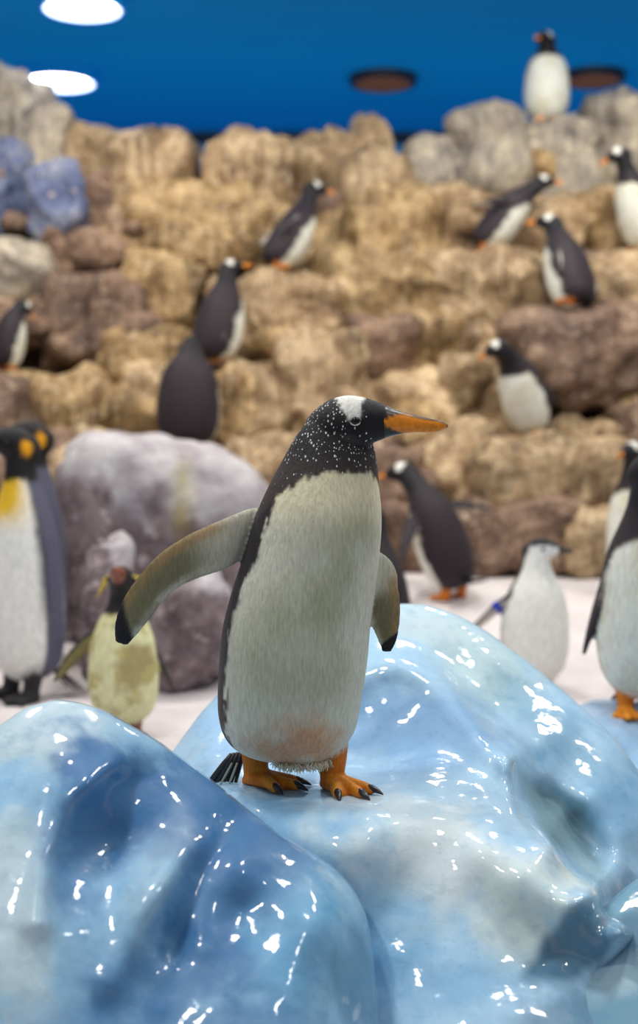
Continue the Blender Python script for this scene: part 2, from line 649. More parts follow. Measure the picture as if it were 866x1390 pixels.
def ice_block(name, crest, bottom_y, ctrl, blobs, base_col, label, rround=0.03, step=4.0, rows=120, back=0.55, wav=0.006, seed=0.0, facets=(), ridges=()):
    cx = np.array([c_[0] for c_ in crest], float)
    cyy = np.array([c_[1] for c_ in crest], float)
    X = np.arange(cx[0], cx[-1] + 0.01, step)
    # smooth crest
    Yc = np.interp(X, cx, cyy)
    ker = np.hanning(9)
    ker /= ker.sum()
    Yc = np.convolve(np.pad(Yc, 4, mode='edge'), ker, mode='valid')
    V = np.linspace(0, 1, rows) ** 1.25
    PX = np.repeat(X[None], rows, 0)
    PY = Yc[None] + (bottom_y - Yc[None]) * V[:, None]
    pts = [(c_[0] / 400, c_[1] / 400) for c_ in ctrl]
    fit = tps_fit(pts, [c_[2] for c_ in ctrl], 2e-4)
    D = tps_eval(fit, np.stack([PX.ravel() / 400, PY.ravel() / 400], 1)).reshape(PX.shape)
    dist = PY - Yc[None]
    s = np.clip(dist / 55.0, 0, 1)
    D = D + rround * (1 - np.sqrt(1 - (1 - s) ** 2))
    for (line, width, amp) in ridges:
        dd = seg_dist(PX, PY, line)
        D = D + amp * np.exp(-(dd / width) ** 2)
    fm = []
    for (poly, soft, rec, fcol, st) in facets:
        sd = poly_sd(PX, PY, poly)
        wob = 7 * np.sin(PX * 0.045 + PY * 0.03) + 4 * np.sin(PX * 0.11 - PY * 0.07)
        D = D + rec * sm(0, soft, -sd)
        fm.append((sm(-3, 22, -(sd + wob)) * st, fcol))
    n = len(X)
    verts, cols = [], []
    for j in range(rows):
        for i in range(n):
            px, py = PX[j, i], PY[j, i]
            q = at(px, py, D[j, i])
            fade = min(1.0, dist[j, i] / 60.0)
            w = wav * fade * (1.2 * fbm(q, 6, 2, seed) + 0.28 * fbm(q, 17, 2, seed + 3))
            q = q + Vector((0, -1, 0.4)) * w
            verts.append(q)
            cc = base_col
            nz = fbm(q, 6, 5, seed + 20)
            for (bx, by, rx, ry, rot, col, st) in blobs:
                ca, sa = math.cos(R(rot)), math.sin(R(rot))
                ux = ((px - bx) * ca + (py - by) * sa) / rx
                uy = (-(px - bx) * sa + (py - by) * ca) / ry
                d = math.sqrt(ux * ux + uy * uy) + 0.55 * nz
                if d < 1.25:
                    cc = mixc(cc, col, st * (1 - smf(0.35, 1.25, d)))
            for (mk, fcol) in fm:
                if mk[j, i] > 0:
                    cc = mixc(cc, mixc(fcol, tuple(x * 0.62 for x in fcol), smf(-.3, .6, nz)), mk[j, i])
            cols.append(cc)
    # rear side: over the crest and down to the ground
    offs = [(0.02, -0.002), (back * .12, -0.03), (back * .26, -0.10), (back * .55, -0.30), (back, -0.95)]
    nb = len(offs)
    back_rows = []
    for (dy, dz) in offs:
        row = []
        for i in range(n):
            q = verts[i] + Vector((0, dy, dz))
            q.z = max(q.z, 0.12)
            row.append(len(verts))
            verts.append(q)
            cols.append(base_col)
        back_rows.append(row)
    faces = [(j * n + i, (j + 1) * n + i, (j + 1) * n + i + 1, j * n + i + 1) for j in range(rows - 1) for i in range(n - 1)]
    prev = list(range(n))
    for row in back_rows:
        faces += [(prev[i], prev[i + 1], row[i + 1], row[i]) for i in range(n - 1)]
        prev = row
    # underside and ends so the block is a closed solid
    bot = [(rows - 1) * n + i for i in range(n)]
    faces += [(bot[i + 1], bot[i], prev[i], prev[i + 1]) for i in range(n - 1)]
    for i in (0, n - 1):
        loop = [j * n + i for j in range(rows)] + [r_[i] for r_ in reversed(back_rows)]
        faces.append(tuple(loop))
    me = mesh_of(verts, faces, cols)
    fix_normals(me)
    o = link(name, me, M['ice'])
    tag(o, label, 'ice')
    return o


left_ctrl = [(-80, 990, 2.28), (75, 950, 2.25), (215, 1008, 2.24), (345, 1108, 2.22), (470, 1195, 2.2), (512, 1300, 2.17), (516, 1420, 2.1),
             (0, 1100, 2.08), (120, 1060, 2.12), (190, 1085, 2.17), (285, 1125, 2.15), (330, 1185, 2.10), (150, 1150, 2.12), (430, 1250, 2.06), (60, 1250, 1.97), (200, 1205, 2.03), (330, 1240, 2.08),
             (230, 1290, 2.01), (300, 1270, 2.03), (400, 1330, 1.98), (0, 1420, 1.86), (150, 1420, 1.9), (300, 1420, 1.9), (420, 1420, 1.93)]
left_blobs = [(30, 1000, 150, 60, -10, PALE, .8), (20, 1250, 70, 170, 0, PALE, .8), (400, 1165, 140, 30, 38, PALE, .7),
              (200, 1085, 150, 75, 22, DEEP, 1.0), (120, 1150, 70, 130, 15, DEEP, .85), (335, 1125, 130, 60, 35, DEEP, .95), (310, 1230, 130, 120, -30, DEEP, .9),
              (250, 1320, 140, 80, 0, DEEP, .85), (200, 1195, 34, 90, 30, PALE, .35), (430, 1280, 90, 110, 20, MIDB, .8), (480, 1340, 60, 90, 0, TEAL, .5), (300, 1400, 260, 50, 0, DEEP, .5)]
left_ctrl = [(a_, b_, c_ * 1.06) for a_, b_, c_ in left_ctrl]
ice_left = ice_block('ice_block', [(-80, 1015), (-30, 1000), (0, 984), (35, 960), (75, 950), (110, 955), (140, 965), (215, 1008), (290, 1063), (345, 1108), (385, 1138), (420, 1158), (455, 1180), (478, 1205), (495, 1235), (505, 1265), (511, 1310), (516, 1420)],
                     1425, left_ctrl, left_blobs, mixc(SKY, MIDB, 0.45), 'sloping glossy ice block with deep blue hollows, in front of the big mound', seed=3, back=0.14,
                     ridges=[([(150, 1042), (95, 1085), (62, 1160), (50, 1250)], 22, -0.025), ([(250, 1150), (200, 1230), (150, 1330)], 26, -0.02), ([(330, 1110), (270, 1190), (230, 1290)], 22, 0.022), ([(160, 1060), (230, 1040), (300, 1100)], 24, 0.015)])

mound_ctrl = [(170, 1120, 2.9), (240, 1012, 3.05), (300, 938, 3.15), (430, 850, 3.25), (545, 819, 3.25), (620, 833, 3.25), (720, 900, 3.2), (810, 978, 3.1), (870, 1050, 3.0), (930, 1180, 2.9),
              (290, 1056, 2.75), (345, 1068, 2.675), (345, 1042, 2.85), (400, 1070, 2.66), (400, 1045, 2.83), (450, 1080, 2.60), (450, 1050, 2.79), (500, 1090, 2.54), (500, 1056, 2.75),
              (430, 960, 3.0), (330, 990, 3.0), (540, 905, 3.03), (500, 980, 2.95), (560, 1000, 2.88), (600, 960, 2.93), (620, 890, 3.12), (560, 860, 3.15),
              (690, 1030, 2.78), (640, 1050, 2.72), (700, 1090, 2.66), (750, 1150, 2.53), (810, 1215, 2.42), (845, 1262, 2.36),
              (560, 1090, 2.58), (600, 1150, 2.48), (540, 1200, 2.42), (650, 1220, 2.4), (740, 1250, 2.36), (600, 1300, 2.33), (800, 1300, 2.34), (520, 1300, 2.35), (400, 1200, 2.46), (300, 1150, 2.62),
              (600, 1420, 2.2), (850, 1420, 2.25), (350, 1420, 2.46), (170, 1420, 2.7),
              (735, 1080, 2.84), (770, 1130, 2.79), (800, 1170, 2.74), (830, 1225, 2.66),
              (740, 1040, 2.90), (800, 1080, 2.88), (845, 1130, 2.85), (855, 1200, 2.78), (760, 980, 3.05), (820, 1030, 2.98), (700, 960, 3.05), (900, 1250, 2.65), (900, 1420, 2.4), (870, 1300, 2.5)]
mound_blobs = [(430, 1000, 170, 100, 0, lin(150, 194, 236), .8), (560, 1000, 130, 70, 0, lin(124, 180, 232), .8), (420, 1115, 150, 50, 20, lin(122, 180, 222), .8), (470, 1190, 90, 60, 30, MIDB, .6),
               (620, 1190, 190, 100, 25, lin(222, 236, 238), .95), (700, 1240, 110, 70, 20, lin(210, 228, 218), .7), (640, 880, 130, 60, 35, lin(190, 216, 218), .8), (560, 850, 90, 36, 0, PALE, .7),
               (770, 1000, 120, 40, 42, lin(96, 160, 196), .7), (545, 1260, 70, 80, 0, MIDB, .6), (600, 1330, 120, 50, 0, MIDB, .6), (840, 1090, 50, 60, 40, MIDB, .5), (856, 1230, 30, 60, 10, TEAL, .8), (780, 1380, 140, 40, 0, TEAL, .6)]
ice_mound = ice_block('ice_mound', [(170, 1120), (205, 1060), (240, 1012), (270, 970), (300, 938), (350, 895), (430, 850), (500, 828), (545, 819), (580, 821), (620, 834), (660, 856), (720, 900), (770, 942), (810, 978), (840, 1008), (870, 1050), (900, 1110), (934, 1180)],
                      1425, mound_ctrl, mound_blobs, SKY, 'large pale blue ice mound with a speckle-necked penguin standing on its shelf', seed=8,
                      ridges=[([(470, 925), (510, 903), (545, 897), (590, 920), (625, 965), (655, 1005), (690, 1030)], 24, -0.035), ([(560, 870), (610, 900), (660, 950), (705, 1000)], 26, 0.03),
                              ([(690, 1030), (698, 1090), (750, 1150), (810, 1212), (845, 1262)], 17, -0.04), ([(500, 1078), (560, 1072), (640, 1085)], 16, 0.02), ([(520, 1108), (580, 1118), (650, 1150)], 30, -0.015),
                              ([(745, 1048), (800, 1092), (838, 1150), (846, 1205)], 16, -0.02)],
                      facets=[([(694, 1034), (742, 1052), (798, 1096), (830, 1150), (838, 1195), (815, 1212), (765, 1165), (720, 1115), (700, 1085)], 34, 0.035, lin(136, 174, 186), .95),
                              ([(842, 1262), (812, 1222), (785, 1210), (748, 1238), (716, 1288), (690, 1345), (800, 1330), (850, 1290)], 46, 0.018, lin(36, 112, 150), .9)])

ice_far = ice_block('ice_hummock', [(730, 1010), (760, 980), (785, 958), (810, 949), (840, 950), (866, 953), (930, 958), (1000, 990)], 1180,
                    [(730, 1010, 3.7), (785, 958, 3.95), (840, 950, 4.1), (930, 958, 4.1), (1000, 990, 3.9), (840, 985, 3.85), (850, 1020, 3.75), (930, 1000, 3.85), (760, 1060, 3.6), (866, 1080, 3.6), (960, 1080, 3.6), (850, 1180, 3.45), (740, 1180, 3.45), (990, 1180, 3.45)],
                    [(830, 1030, 60, 40, 0, MIDB, .5)], lin(160, 196, 232), 'low pale blue ice hummock beyond the big mound, a white fronted penguin on it', rows=60, seed=5, rround=0.05)
ice_low = ice_block('ice_ledge', [(780, 1290), (800, 1262), (825, 1232), (850, 1208), (880, 1188), (930, 1170), (1000, 1180)], 1425,
                    [(780, 1290, 2.40), (825, 1232, 2.46), (880, 1188, 2.52), (1000, 1180, 2.5), (860, 1260, 2.40), (930, 1260, 2.36), (850, 1340, 2.30), (1000, 1320, 2.3), (790, 1425, 2.2), (900, 1425, 2.18), (1000, 1425, 2.2)],
                    [(850, 1270, 60, 40, -30, TEAL, .8), (830, 1320, 50, 30, -20, PALE, .4)], lin(96, 150, 176), 'dark teal ice ledge at the pointed foot of the big mound', rows=60, seed=6, rround=0.02, back=0.12)

_bv = {}


def ground(o, x, y):
    if o.name not in _bv:
        me = o.data
        _bv[o.name] = BVHTree.FromPolygons([v_.co[:] for v_ in me.vertices], [p_.vertices[:] for p_ in me.polygons])
    h = _bv[o.name].ray_cast(Vector((x, y, 5)), Vector((0, 0, -1)))
    return h[0].z if h[0] is not None else None


# snow-capped boulders
def snow_boulder(x0, y0, x1, y1, Y, seed, snow_lo, stain=None, dep=0.35, p=2.8, name='boulder', label='', amp=0.12, slope=0.0):
    a_, b_ = at(x0, y0, Y), at(x1, y1, Y)
    hx, hz = (b_.x - a_.x) / 2, (a_.z - b_.z) / 2
    me = stone_mesh(hx, dep, hz, p, amp, seed, 5)
    cols = []
    for w in me.vertices:
        if w.co.z > 0:
            w.co.z -= slope * w.co.x * min(1.0, w.co.z / hz)
        up = w.co.z / hz + 0.35 * fbm(w.co, 5, 4, seed) + 0.25 * (-w.co.y / dep)* 0 + 0.25 * (w.co.x / hx)
        s_ = smf(snow_lo, snow_lo + 0.18, up)
        y_ = 0
        if stain:
            d = ((w.co.x / hx - stain[0]) / 0.13) ** 2 + ((w.co.z / hz - stain[1]) / 0.4) ** 2
            y_ = max(0, 1 - d) * 0.65 * (0.5 + 0.5 * smf(-0.2, 0.3, fbm(w.co, 12, 3, 2)))
        cols.append((s_, y_, 0))
    set_cols(me, cols)
    o = link(name, me, M['snowrock'])
    o.location = ((a_.x + b_.x) / 2, Y + dep, (a_.z + b_.z) / 2)
    tag(o, label, 'rock')
    return o


snow_boulder(62, 600, 366, 960, 5.75, 4.0, 0.42, (0.22, 0.55), 0.36, 5.0, label='big purple brown boulder with a white snow cap and yellow stain', amp=0.06, slope=0.22)
snow_boulder(106, 738, 174, 960, 5.15, 9.0, 0.85, None, 0.16, 3.2, label='upright grey purple rock with thin snow top, beside the king penguins')
snow_boulder(196, 775, 312, 945, 5.2, 15.0, 0.95, None, 0.20, 2.8, label='low purple rock with white patches, in front of the snow capped boulder')


# ------------------------------------------------------------------ penguins
def cat(P, N):
    """Catmull-Rom through rows of P, N samples"""
    P = np.asarray(P, float)
    n = len(P)
    E = np.vstack([2 * P[0] - P[1], P, 2 * P[-1] - P[-2]])
    out = []
    for t in np.linspace(0, n - 1 - 1e-9, N):
        i = int(t)
        f = t - i
        a_, b_, c_, d_ = E[i], E[i + 1], E[i + 2], E[i + 3]
        out.append(0.5 * ((2 * b_) + (c_ - a_) * f + (2 * a_ - 5 * b_ + 4 * c_ - d_) * f * f + (3 * b_ - a_ - 3 * c_ + d_) * f ** 3))
    return np.array(out)


class Shell:
    def __init__(self):
        self.v, self.f, self.c = [], [], []

    def add(self, v, f, c):
        b = len(self.v)
        self.v += [Vector(x) for x in v]
        self.f += [tuple(i + b for i in q) for q in f]
        self.c += list(c)


def tube(C, A, B, ra, rb, n=24, rb2=None):
    """rings at C with axes A (sin) and B (cos); rb2 = radius on the -B side"""
    N = len(C)
    vs, info = [], []
    for i in range(N):
        for j in range(n):
            ph = 2 * math.pi * j / n
            s_, c_ = math.sin(ph), math.cos(ph)
            rr = rb[i] if (c_ >= 0 or rb2 is None) else rb2[i]
            vs.append(Vector(C[i]) + Vector(A[i]) * (s_ * ra[i]) + Vector(B[i]) * (c_ * rr))
            info.append((i / (N - 1), ph))
    fs = [(i * n + j, i * n + (j + 1) % n, (i + 1) * n + (j + 1) % n, (i + 1) * n + j) for i in range(N - 1) for j in range(n)]
    a_ = len(vs)
    vs.append(Vector(C[0]))
    info.append((0, 0))
    vs.append(Vector(C[-1]))
    info.append((1, 0))
    fs += [(a_, (j + 1) % n, j) for j in range(n)]
    fs += [(a_ + 1, (N - 1) * n + j, (N - 1) * n + (j + 1) % n) for j in range(n)]
    return vs, fs, info


DARK = lin(40, 31, 38)
BLACK = lin(22, 20, 26)
WHITE = lin(226, 226, 214)
ORANGE = lin(226, 132, 24)
SLATE = lin(84, 84, 104)

PAL = {
    'gentoo': dict(back=DARK, head=BLACK, belly=WHITE, foot=ORANGE),
    'chinstrap': dict(back=lin(30, 30, 40), head=BLACK, belly=lin(232, 232, 226), foot=lin(200, 140, 120)),
    'king': dict(back=SLATE, head=lin(16, 14, 18), belly=lin(232, 232, 228), foot=lin(34, 32, 36)),
    'rockhopper': dict(back=lin(44, 42, 44), head=lin(28, 24, 24), belly=lin(222, 220, 172), foot=lin(150, 110, 90)),
}


def torso_col(sp, t, deg, p, main=False):
    """t 0 (rump) .. 1 (head), deg angle from belly line"""
    pal = PAL[sp]
    nz = fbm(p, 14, 4, 1.7)
    nf = fbm(p, 60, 3, 7.7)
    ad = abs(deg) + 8 * nz + 5 * nf
    edge = 92 - 14 * smf(0.45, 0.62, t)
    if main:
        edge = 88 - 8 * smf(0.5, 0.66, t)
    if sp == 'king':
        edge = 86
        ad = abs(deg) + 2 * nz + 1.0 * nf
    dark = smf(edge - 4, edge + 4, ad)
    belly = pal['belly']
    if sp == 'rockhopper':
        belly = mixc(belly, lin(176, 160, 90), 0.8 * smf(0.0, 0.35, fbm(p, 9, 4, 12.0)))
        belly = mixc(belly, lin(150, 128, 90), 0.5 * smf(0.15, 0.5, fbm(p, 6, 3, 31.0)))
    if sp == 'gentoo':
        belly = mixc(belly, lin(196, 186, 150), 0.45 * smf(-0.1, 0.4, fbm(p, 7, 3, 5.0)))
    c_ = mixc(belly, pal['back'], dark)
    tn = t + 0.012 * nz + 0.008 * nf
    if sp == 'gentoo':
        neck = 0.735 - 0.085 * min(1.3, (abs(deg) / 90)) ** 2
        c_ = mixc(c_, mixc(pal['back'], pal['head'], smf(0.75, 0.9, t)), smf(neck - .012, neck + .012, tn))
    elif sp == 'king':
        yel = (1 - smf(20, 95, abs(deg))) * smf(0.62, 0.80, tn)
        if abs(deg) < 100:
            c_ = mixc(c_, lin(236, 190, 40), min(1, yel * 1.3))
        c_ = mixc(c_, pal['head'], smf(0.86, 0.88, tn))
        # dark seam between grey back and white front
        c_ = mixc(c_, BLACK, 0.9 * max(0, 1 - abs(ad - edge) / 9) * smf(0.2, 0.4, t))
    elif sp == 'rockhopper':
        c_ = mixc(c_, pal['head'], smf(0.78, 0.80, tn))
    elif sp == 'chinstrap':
        c_ = mixc(c_, pal['head'], smf(0.8, 0.86, tn) * smf(75, 95, ad))
    return c_


def head_col(sp, u, vside, w, p, k):
    pal = PAL[sp]
    u, vside, w = u / k, abs(vside) / k, w / k
    nf = fbm(p, 70, 3, 3.1) * 0.004
    c_ = pal['head']
    if sp == 'gentoo':
        # white bonnet: a bar from eye to eye over the crown
        cu = 0.022 - 0.34 * (w - 0.012)
        half = 0.010 + 0.42 * max(0, w - 0.012)
        m = (1 - smf(half - .003, half + .003, abs(u - cu) + nf)) * smf(0.008, 0.014, w + nf)
        c_ = mixc(c_, lin(232, 230, 222), m)
    elif sp == 'chinstrap':
        face = smf(-0.045, -0.035, u + nf) * (1 - smf(0.018, 0.024, w + nf))
        c_ = mixc(c_, lin(224, 226, 224), face)
        line = max(0, 1 - abs(w + 0.022 + 0.25 * u) / 0.004) * smf(-0.05, -0.03, u)
        c_ = mixc(c_, BLACK, min(1, line * 1.4))
    elif sp == 'king':
        m = (1 - smf(0.6, 1.1, math.hypot((u + 0.035) / 0.020, (w + 0.012) / 0.034) + nf * 60)) * smf(0.012, 0.022, vside)
        c_ = mixc(c_, lin(244, 170, 16), m)
    return c_


HEAD = [(-.080, .0, -.03, .010), (-.070, .020, -.045, .026), (-.050, .039, -.056, .038), (-.030, .051, -.060, .045), (0, .0585, -.055, .047), (.027, .056, -.042, .043),
        (.048, .050, -.030, .036), (.068, .042, -.022, .027), (.082, .034, -.016, .020), (.094, .025, -.009, .013), (.100, .018, -.004, .006)]
BEAK = [(.060, .040, -.021, .026), (.074, .0396, -.0198, .0244), (.085, .0345, -.0165, .0202), (.10, .029, -.013, .0148), (.125, .0215, -.010, .0105), (.15, .0155, -.0105, .0085), (.168, .0125, -.0085, .0065), (.180, .008, -.004, .004), (.187, .003, -.001, .0015)]


def remesh(sh, vox, smooth=3):
    me = mesh_of(sh.v, sh.f)
    o = bpy.data.objects.new('tmp', me)
    COL.objects.link(o)
    m = o.modifiers.new('r', 'REMESH')
    m.mode = 'VOXEL'
    m.voxel_size = vox
    s_ = o.modifiers.new('s', 'SMOOTH')
    s_.factor = 0.5
    s_.iterations = smooth
    dg = bpy.context.evaluated_depsgraph_get()
    out = bpy.data.meshes.new_from_object(o.evaluated_get(dg))
    bpy.data.objects.remove(o)
    bpy.data.meshes.remove(me)
    kd = kdtree.KDTree(len(sh.v))
    for i, q in enumerate(sh.v):
        kd.insert(q, i)
    kd.balance()
    cols, spk = [], []
    for w in out.vertices:
        acc = [0, 0, 0, 0]
        tw = 0
        for (co, i, d) in kd.find_n(w.co, 3):
            wt = 1 / (d * d + 1e-8)
            cc = sh.c[i]
            for q in range(3):
                acc[q] += cc[q] * wt
            acc[3] += (cc[3] if len(cc) > 3 else 0) * wt
            tw += wt
        cols.append([acc[q] / tw for q in range(3)])
        spk.append(acc[3] / tw)
    set_cols(out, cols)
    at_ = out.attributes.new('Spk', 'FLOAT', 'POINT')
    at_.data.foreach_set('value', spk)
    return out


def head_frame(V, yaw, pitch):
    """forward, side, up for a head turned yaw from body facing V, pitched up by pitch"""
    f = Matrix.Rotation(yaw, 3, 'Z') @ Vector(V)
    f.z = 0
    f.normalize()
    side = Vector((f.y, -f.x, 0))          # right-hand side of the bird
    f = (f * math.cos(pitch) + Vector((0, 0, 1)) * math.sin(pitch)).normalized()
    up = side.cross(f)
    if up.z < 0:
        up = -up
    return f, side, up


def add_head(sh, sp, H, f, side, up, k, root, main, n=40):
    st = cat(HEAD, 44)
    C = [H + f * (s_[0] * k) + up * ((s_[1] + s_[2]) / 2 * k) for s_ in st]
    A = [side] * len(st)
    B = [up] * len(st)
    vs, fs, info = tube(C, A, B, [max(.002, s_[3]) * k for s_ in st], [max(.002, (s_[1] - s_[2]) / 2) * k for s_ in st], n)
    cols = []
    for q in vs:
        d = q - H
        u, vsd, w = d.dot(f), d.dot(side), d.dot(up)
        c_ = head_col(sp, u, vsd, w, q, k)
        spk = 0.0
        if main:
            spk = 1.0 * smf(0.025, -0.01, u) * smf(-0.065, -0.02, w) + 0.16 * smf(-0.05, -0.02, w)
            if u > 0.06:
                spk *= 0.25
            # grey cheek below the eye
            g = max(0, 1 - math.hypot((u - 0.0) / .035, (w + .03) / .02))
            c_ = mixc(c_, lin(112, 108, 106), 0.5 * g)
        cols.append((*c_, spk))
    sh.add(vs, fs, cols)
    # beak
    st = cat(BEAK, 30 if main else 16)
    bl = {'king': 1.5, 'rockhopper': 0.75, 'chinstrap': 0.72}.get(sp, 1.0 if main else 0.72)
    bt = {'king': 0.6, 'rockhopper': 1.05, 'chinstrap': 0.9}.get(sp, 1.0 if main else 0.8)
    U = lambda x: 0.07 + (x - 0.07) * bl
    C = [H + f * (U(s_[0]) * k) + up * (((s_[1] + s_[2]) / 2) * k) for s_ in st]
    vs, fs, info = tube(C, [side] * len(st), [up] * len(st), [s_[3] * k * bt for s_ in st], [(s_[1] - s_[2]) / 2 * k * bt for s_ in st], 24 if main else 12)
    cols = []
    for (t, ph), q in zip(info, vs):
        top = math.cos(ph)
        if sp == 'gentoo':
            c_ = mixc(lin(232, 138, 20), lin(34, 28, 30), smf(0.62, 0.80, top + 0.25 * smf(0.75, 1, t)))
            tb = ((q - H).dot(f) / k - .066) / (.07 + .117 * bl - .066)
            c_ = mixc(c_, BLACK, smf(0.0, 0.12, abs(top + 0.05) - 2.9 * max(0, tb - 0.03)))
            c_ = mixc(c_, lin(206, 130, 30), 0.7 * max(0, 1 - math.hypot((tb - .40) / .12, (top - .75) / .3)))
            c_ = mixc(c_, lin(40, 30, 26), 0.85 * smf(0.93, 1.0, t))
            c_ = mixc(c_, lin(90, 50, 16), 0.75 * max(0, 1 - abs(top + 0.12) / 0.10) * (1 - smf(.8, .95, t)))
        elif sp == 'king':
            c_ = mixc(lin(20, 18, 20), lin(226, 90, 40), smf(0.1, 0.3, -top) * smf(0.1, 0.3, t))
        elif sp == 'chinstrap':
            c_ = lin(24, 22, 26)
        else:
            c_ = lin(122, 62, 44)
        cols.append(c_)
    me = mesh_of(vs, fs, cols)
    b = link('beak', me, M['horn'], root)
    # eyes
    for s_ in ((-1, 1) if sp != 'x' else ()):
        u0, w0 = 0.024, 0.009
        hw = 0.0440
        e = H + f * (u0 * k) + up * (w0 * k) + side * (s_ * hw * k)
        bm = bmesh.new()
        bmesh.ops.create_uvsphere(bm, u_segments=16, v_segments=10, radius=0.0085 * k)
        bmesh.ops.translate(bm, vec=e, verts=bm.verts)
        me = bpy.data.meshes.new('eye')
        bm.to_mesh(me)
        bm.free()
        eo = link('eye', me, M['eye'], root)
        if main:
            rr, nn = 0.0092 * k, 20
            path = [e + side * (s_ * 0.0045) + f * (math.cos(a_) * rr) + up * (math.sin(a_) * rr * 0.62 - .001) for a_ in np.linspace(math.pi * 1.02, math.pi * 1.98, nn)]
            tg = [f] * nn
            vs, fs, _ = tube(path, [side] * nn, [up] * nn, [0.0018] * nn, [0.0013] * nn, 8)
            link('eyelid', mesh_of(vs, fs), M['lid'], eo)
    return b


def add_flipper(sh, pts, chords, hw, th, sp, pale_sign, root_pale=0.0, main=False, nseg=36):
    """pts path, chords = unit vector towards the leading edge, pale_sign: +1 if N = T x chord side is pale"""
    P = cat([list(p) for p in pts], nseg)
    Cc = cat([list(c_) for c_ in chords], nseg)
    HW = cat([[x] for x in hw], nseg)[:, 0]
    TH = cat([[x] for x in th], nseg)[:, 0]
    C, A, B = [], [], []
    for i in range(nseg):
        T = Vector(P[min(i + 1, nseg - 1)] - P[max(i - 1, 0)]).normalized()
        ch = Vector(Cc[i])
        ch = (ch - T * ch.dot(T)).normalized()
        N = T.cross(ch).normalized()
        C.append(Vector(P[i]))
        A.append(ch)
        B.append(N)
    vs, fs, info = tube(C, A, B, [max(.003, x) for x in HW], [max(.002, x) for x in TH], 28)
    pal = PAL[sp]
    cols = []
    for (t, ph), q in zip(info, vs):
        s_, c_ = math.sin(ph), math.cos(ph) * pale_sign
        pale = mixc(lin(206, 204, 186), lin(150, 146, 110), smf(0.2, 0.75, t)) if main else (lin(136, 126, 80) if sp == 'rockhopper' else lin(206, 196, 190))
        if main:
            pale = mixc(mixc(pale, lin(112, 106, 76), 0.8 * smf(0.26, 0.46, t) * smf(1.02, 0.7, t)), lin(170, 138, 92), 0.8 * smf(0.25, 0.8, s_) * smf(.15, .3, t))
            pale = mixc(pale, lin(206, 206, 186), 0.8 * smf(0.35, 0.8, -s_))
            pale = mixc(pale, lin(120, 112, 84), 0.5 * smf(0.0, 0.3, fbm(q, 22, 3, 2.0)) * smf(.3, .5, t))
        col = mixc(pal['back'], pale, smf(-0.12, 0.12, c_ + 0.06 * fbm(q, 40, 3)))
        if main:
            col = mixc(col, DARK, smf(0.985, 1.0, s_) * .6)
            tip = smf(0.81, 0.86, t + 0.09 * s_)
            col = mixc(col, BLACK, tip)
        else:
            col = mixc(col, pal['back'], max(smf(0.9, 0.97, t), smf(0.55, 0.75, s_)))
        cols.append((*col, 0))
    sh.add(vs, fs, cols)


def add_foot(sh, ankle, gz, yaw, k, sp, root, legtop, main=False):
    """leg stub from legtop to ankle; foot on ground z gz pointing to yaw"""
    col = PAL[sp]['foot']
    fd = Vector((math.sin(yaw), -math.cos(yaw), 0))
    sd = Vector((fd.y, -fd.x, 0))
    up = Vector((0, 0, 1))
    L = [Vector(legtop), Vector(legtop).lerp(Vector(ankle), 0.6), Vector(ankle), Vector((ankle[0], ankle[1], gz + 0.006 * k))]
    rr = [0.030, 0.026, 0.023, 0.022]
    P = cat([list(x) for x in L], 12)
    RR = cat([[x * k] for x in rr], 12)[:, 0]
    vs, fs, info = tube([Vector(x) for x in P], [sd] * 12, [fd] * 12, RR, RR, 16)
    sh.add(vs, fs, [(*(mixc(col, lin(178, 92, 24), 0.35) if sp == 'gentoo' else col), 0)] * len(vs))
    base = Vector((ankle[0], ankle[1], gz))
    # web: flattened wedge from heel to between the toes
    st = [(-0.022, .014, .012), (0.0, .024, .024), (0.025, .029, .019), (0.05, .034, .012), (0.066, .036, .006)]
    S_ = cat(st, 16)
    vs, fs, info = tube([base + fd * (s_[0] * k) + up * (s_[2] * 0.75 * k) for s_ in S_], [sd] * 16, [up] * 16, [s_[1] * k for s_ in S_], [s_[2] * 0.8 * k for s_ in S_], 20)
    sh.add(vs, fs, [(*(mixc(col, lin(200, 96, 20), 0.5) if sp == 'gentoo' else col), 0)] * len(vs))
    for ang, ln in ((-27, 0.082), (1, 0.094), (27, 0.084)):
        td = (Matrix.Rotation(R(ang), 3, 'Z') @ fd)
        ts = Vector((td.y, -td.x, 0))
        st = [(0.0, .012, .018, .018), (0.03, .0115, .0125, .017), (0.06, .011, .0105, .013), (ln - .012, .0105, .0098, .0105), (ln, .007, .006, .008)]
        S_ = cat(st, 18)
        vs, fs, info = tube([base + td * (s_[0] * k) + up * (s_[3] * k) for s_ in S_], [ts] * 18, [up] * 18, [s_[1] * k for s_ in S_], [s_[2] * k for s_ in S_], 14)
        cc = []
        for (t, ph), q in zip(info, vs):
            cc.append((*mixc(mixc(col, lin(244, 168, 40), 0.5 * max(0, math.cos(ph))), lin(190, 80, 20), 0.4 * smf(0, .4, fbm(q, 50, 3))), 0) if sp == 'gentoo' else (*col, 0))
        sh.add(vs, fs, cc)
        if main:
            st = [(ln - .016, .0078, .0075, .012), (ln - .006, .0075, .0072, .0118), (ln + .006, .0055, .005, .009), (ln + .014, .0028, .0025, .0055), (ln + .018, .001, .001, .0035)]
            S_ = cat(st, 12)
            vs, fs, info = tube([base + td * (s_[0] * k) + up * (s_[3] * k) for s_ in S_], [ts] * 12, [up] * 12, [s_[1] * k for s_ in S_], [s_[2] * k for s_ in S_], 10)
            link('claw', mesh_of(vs, fs), M['claw'], root)


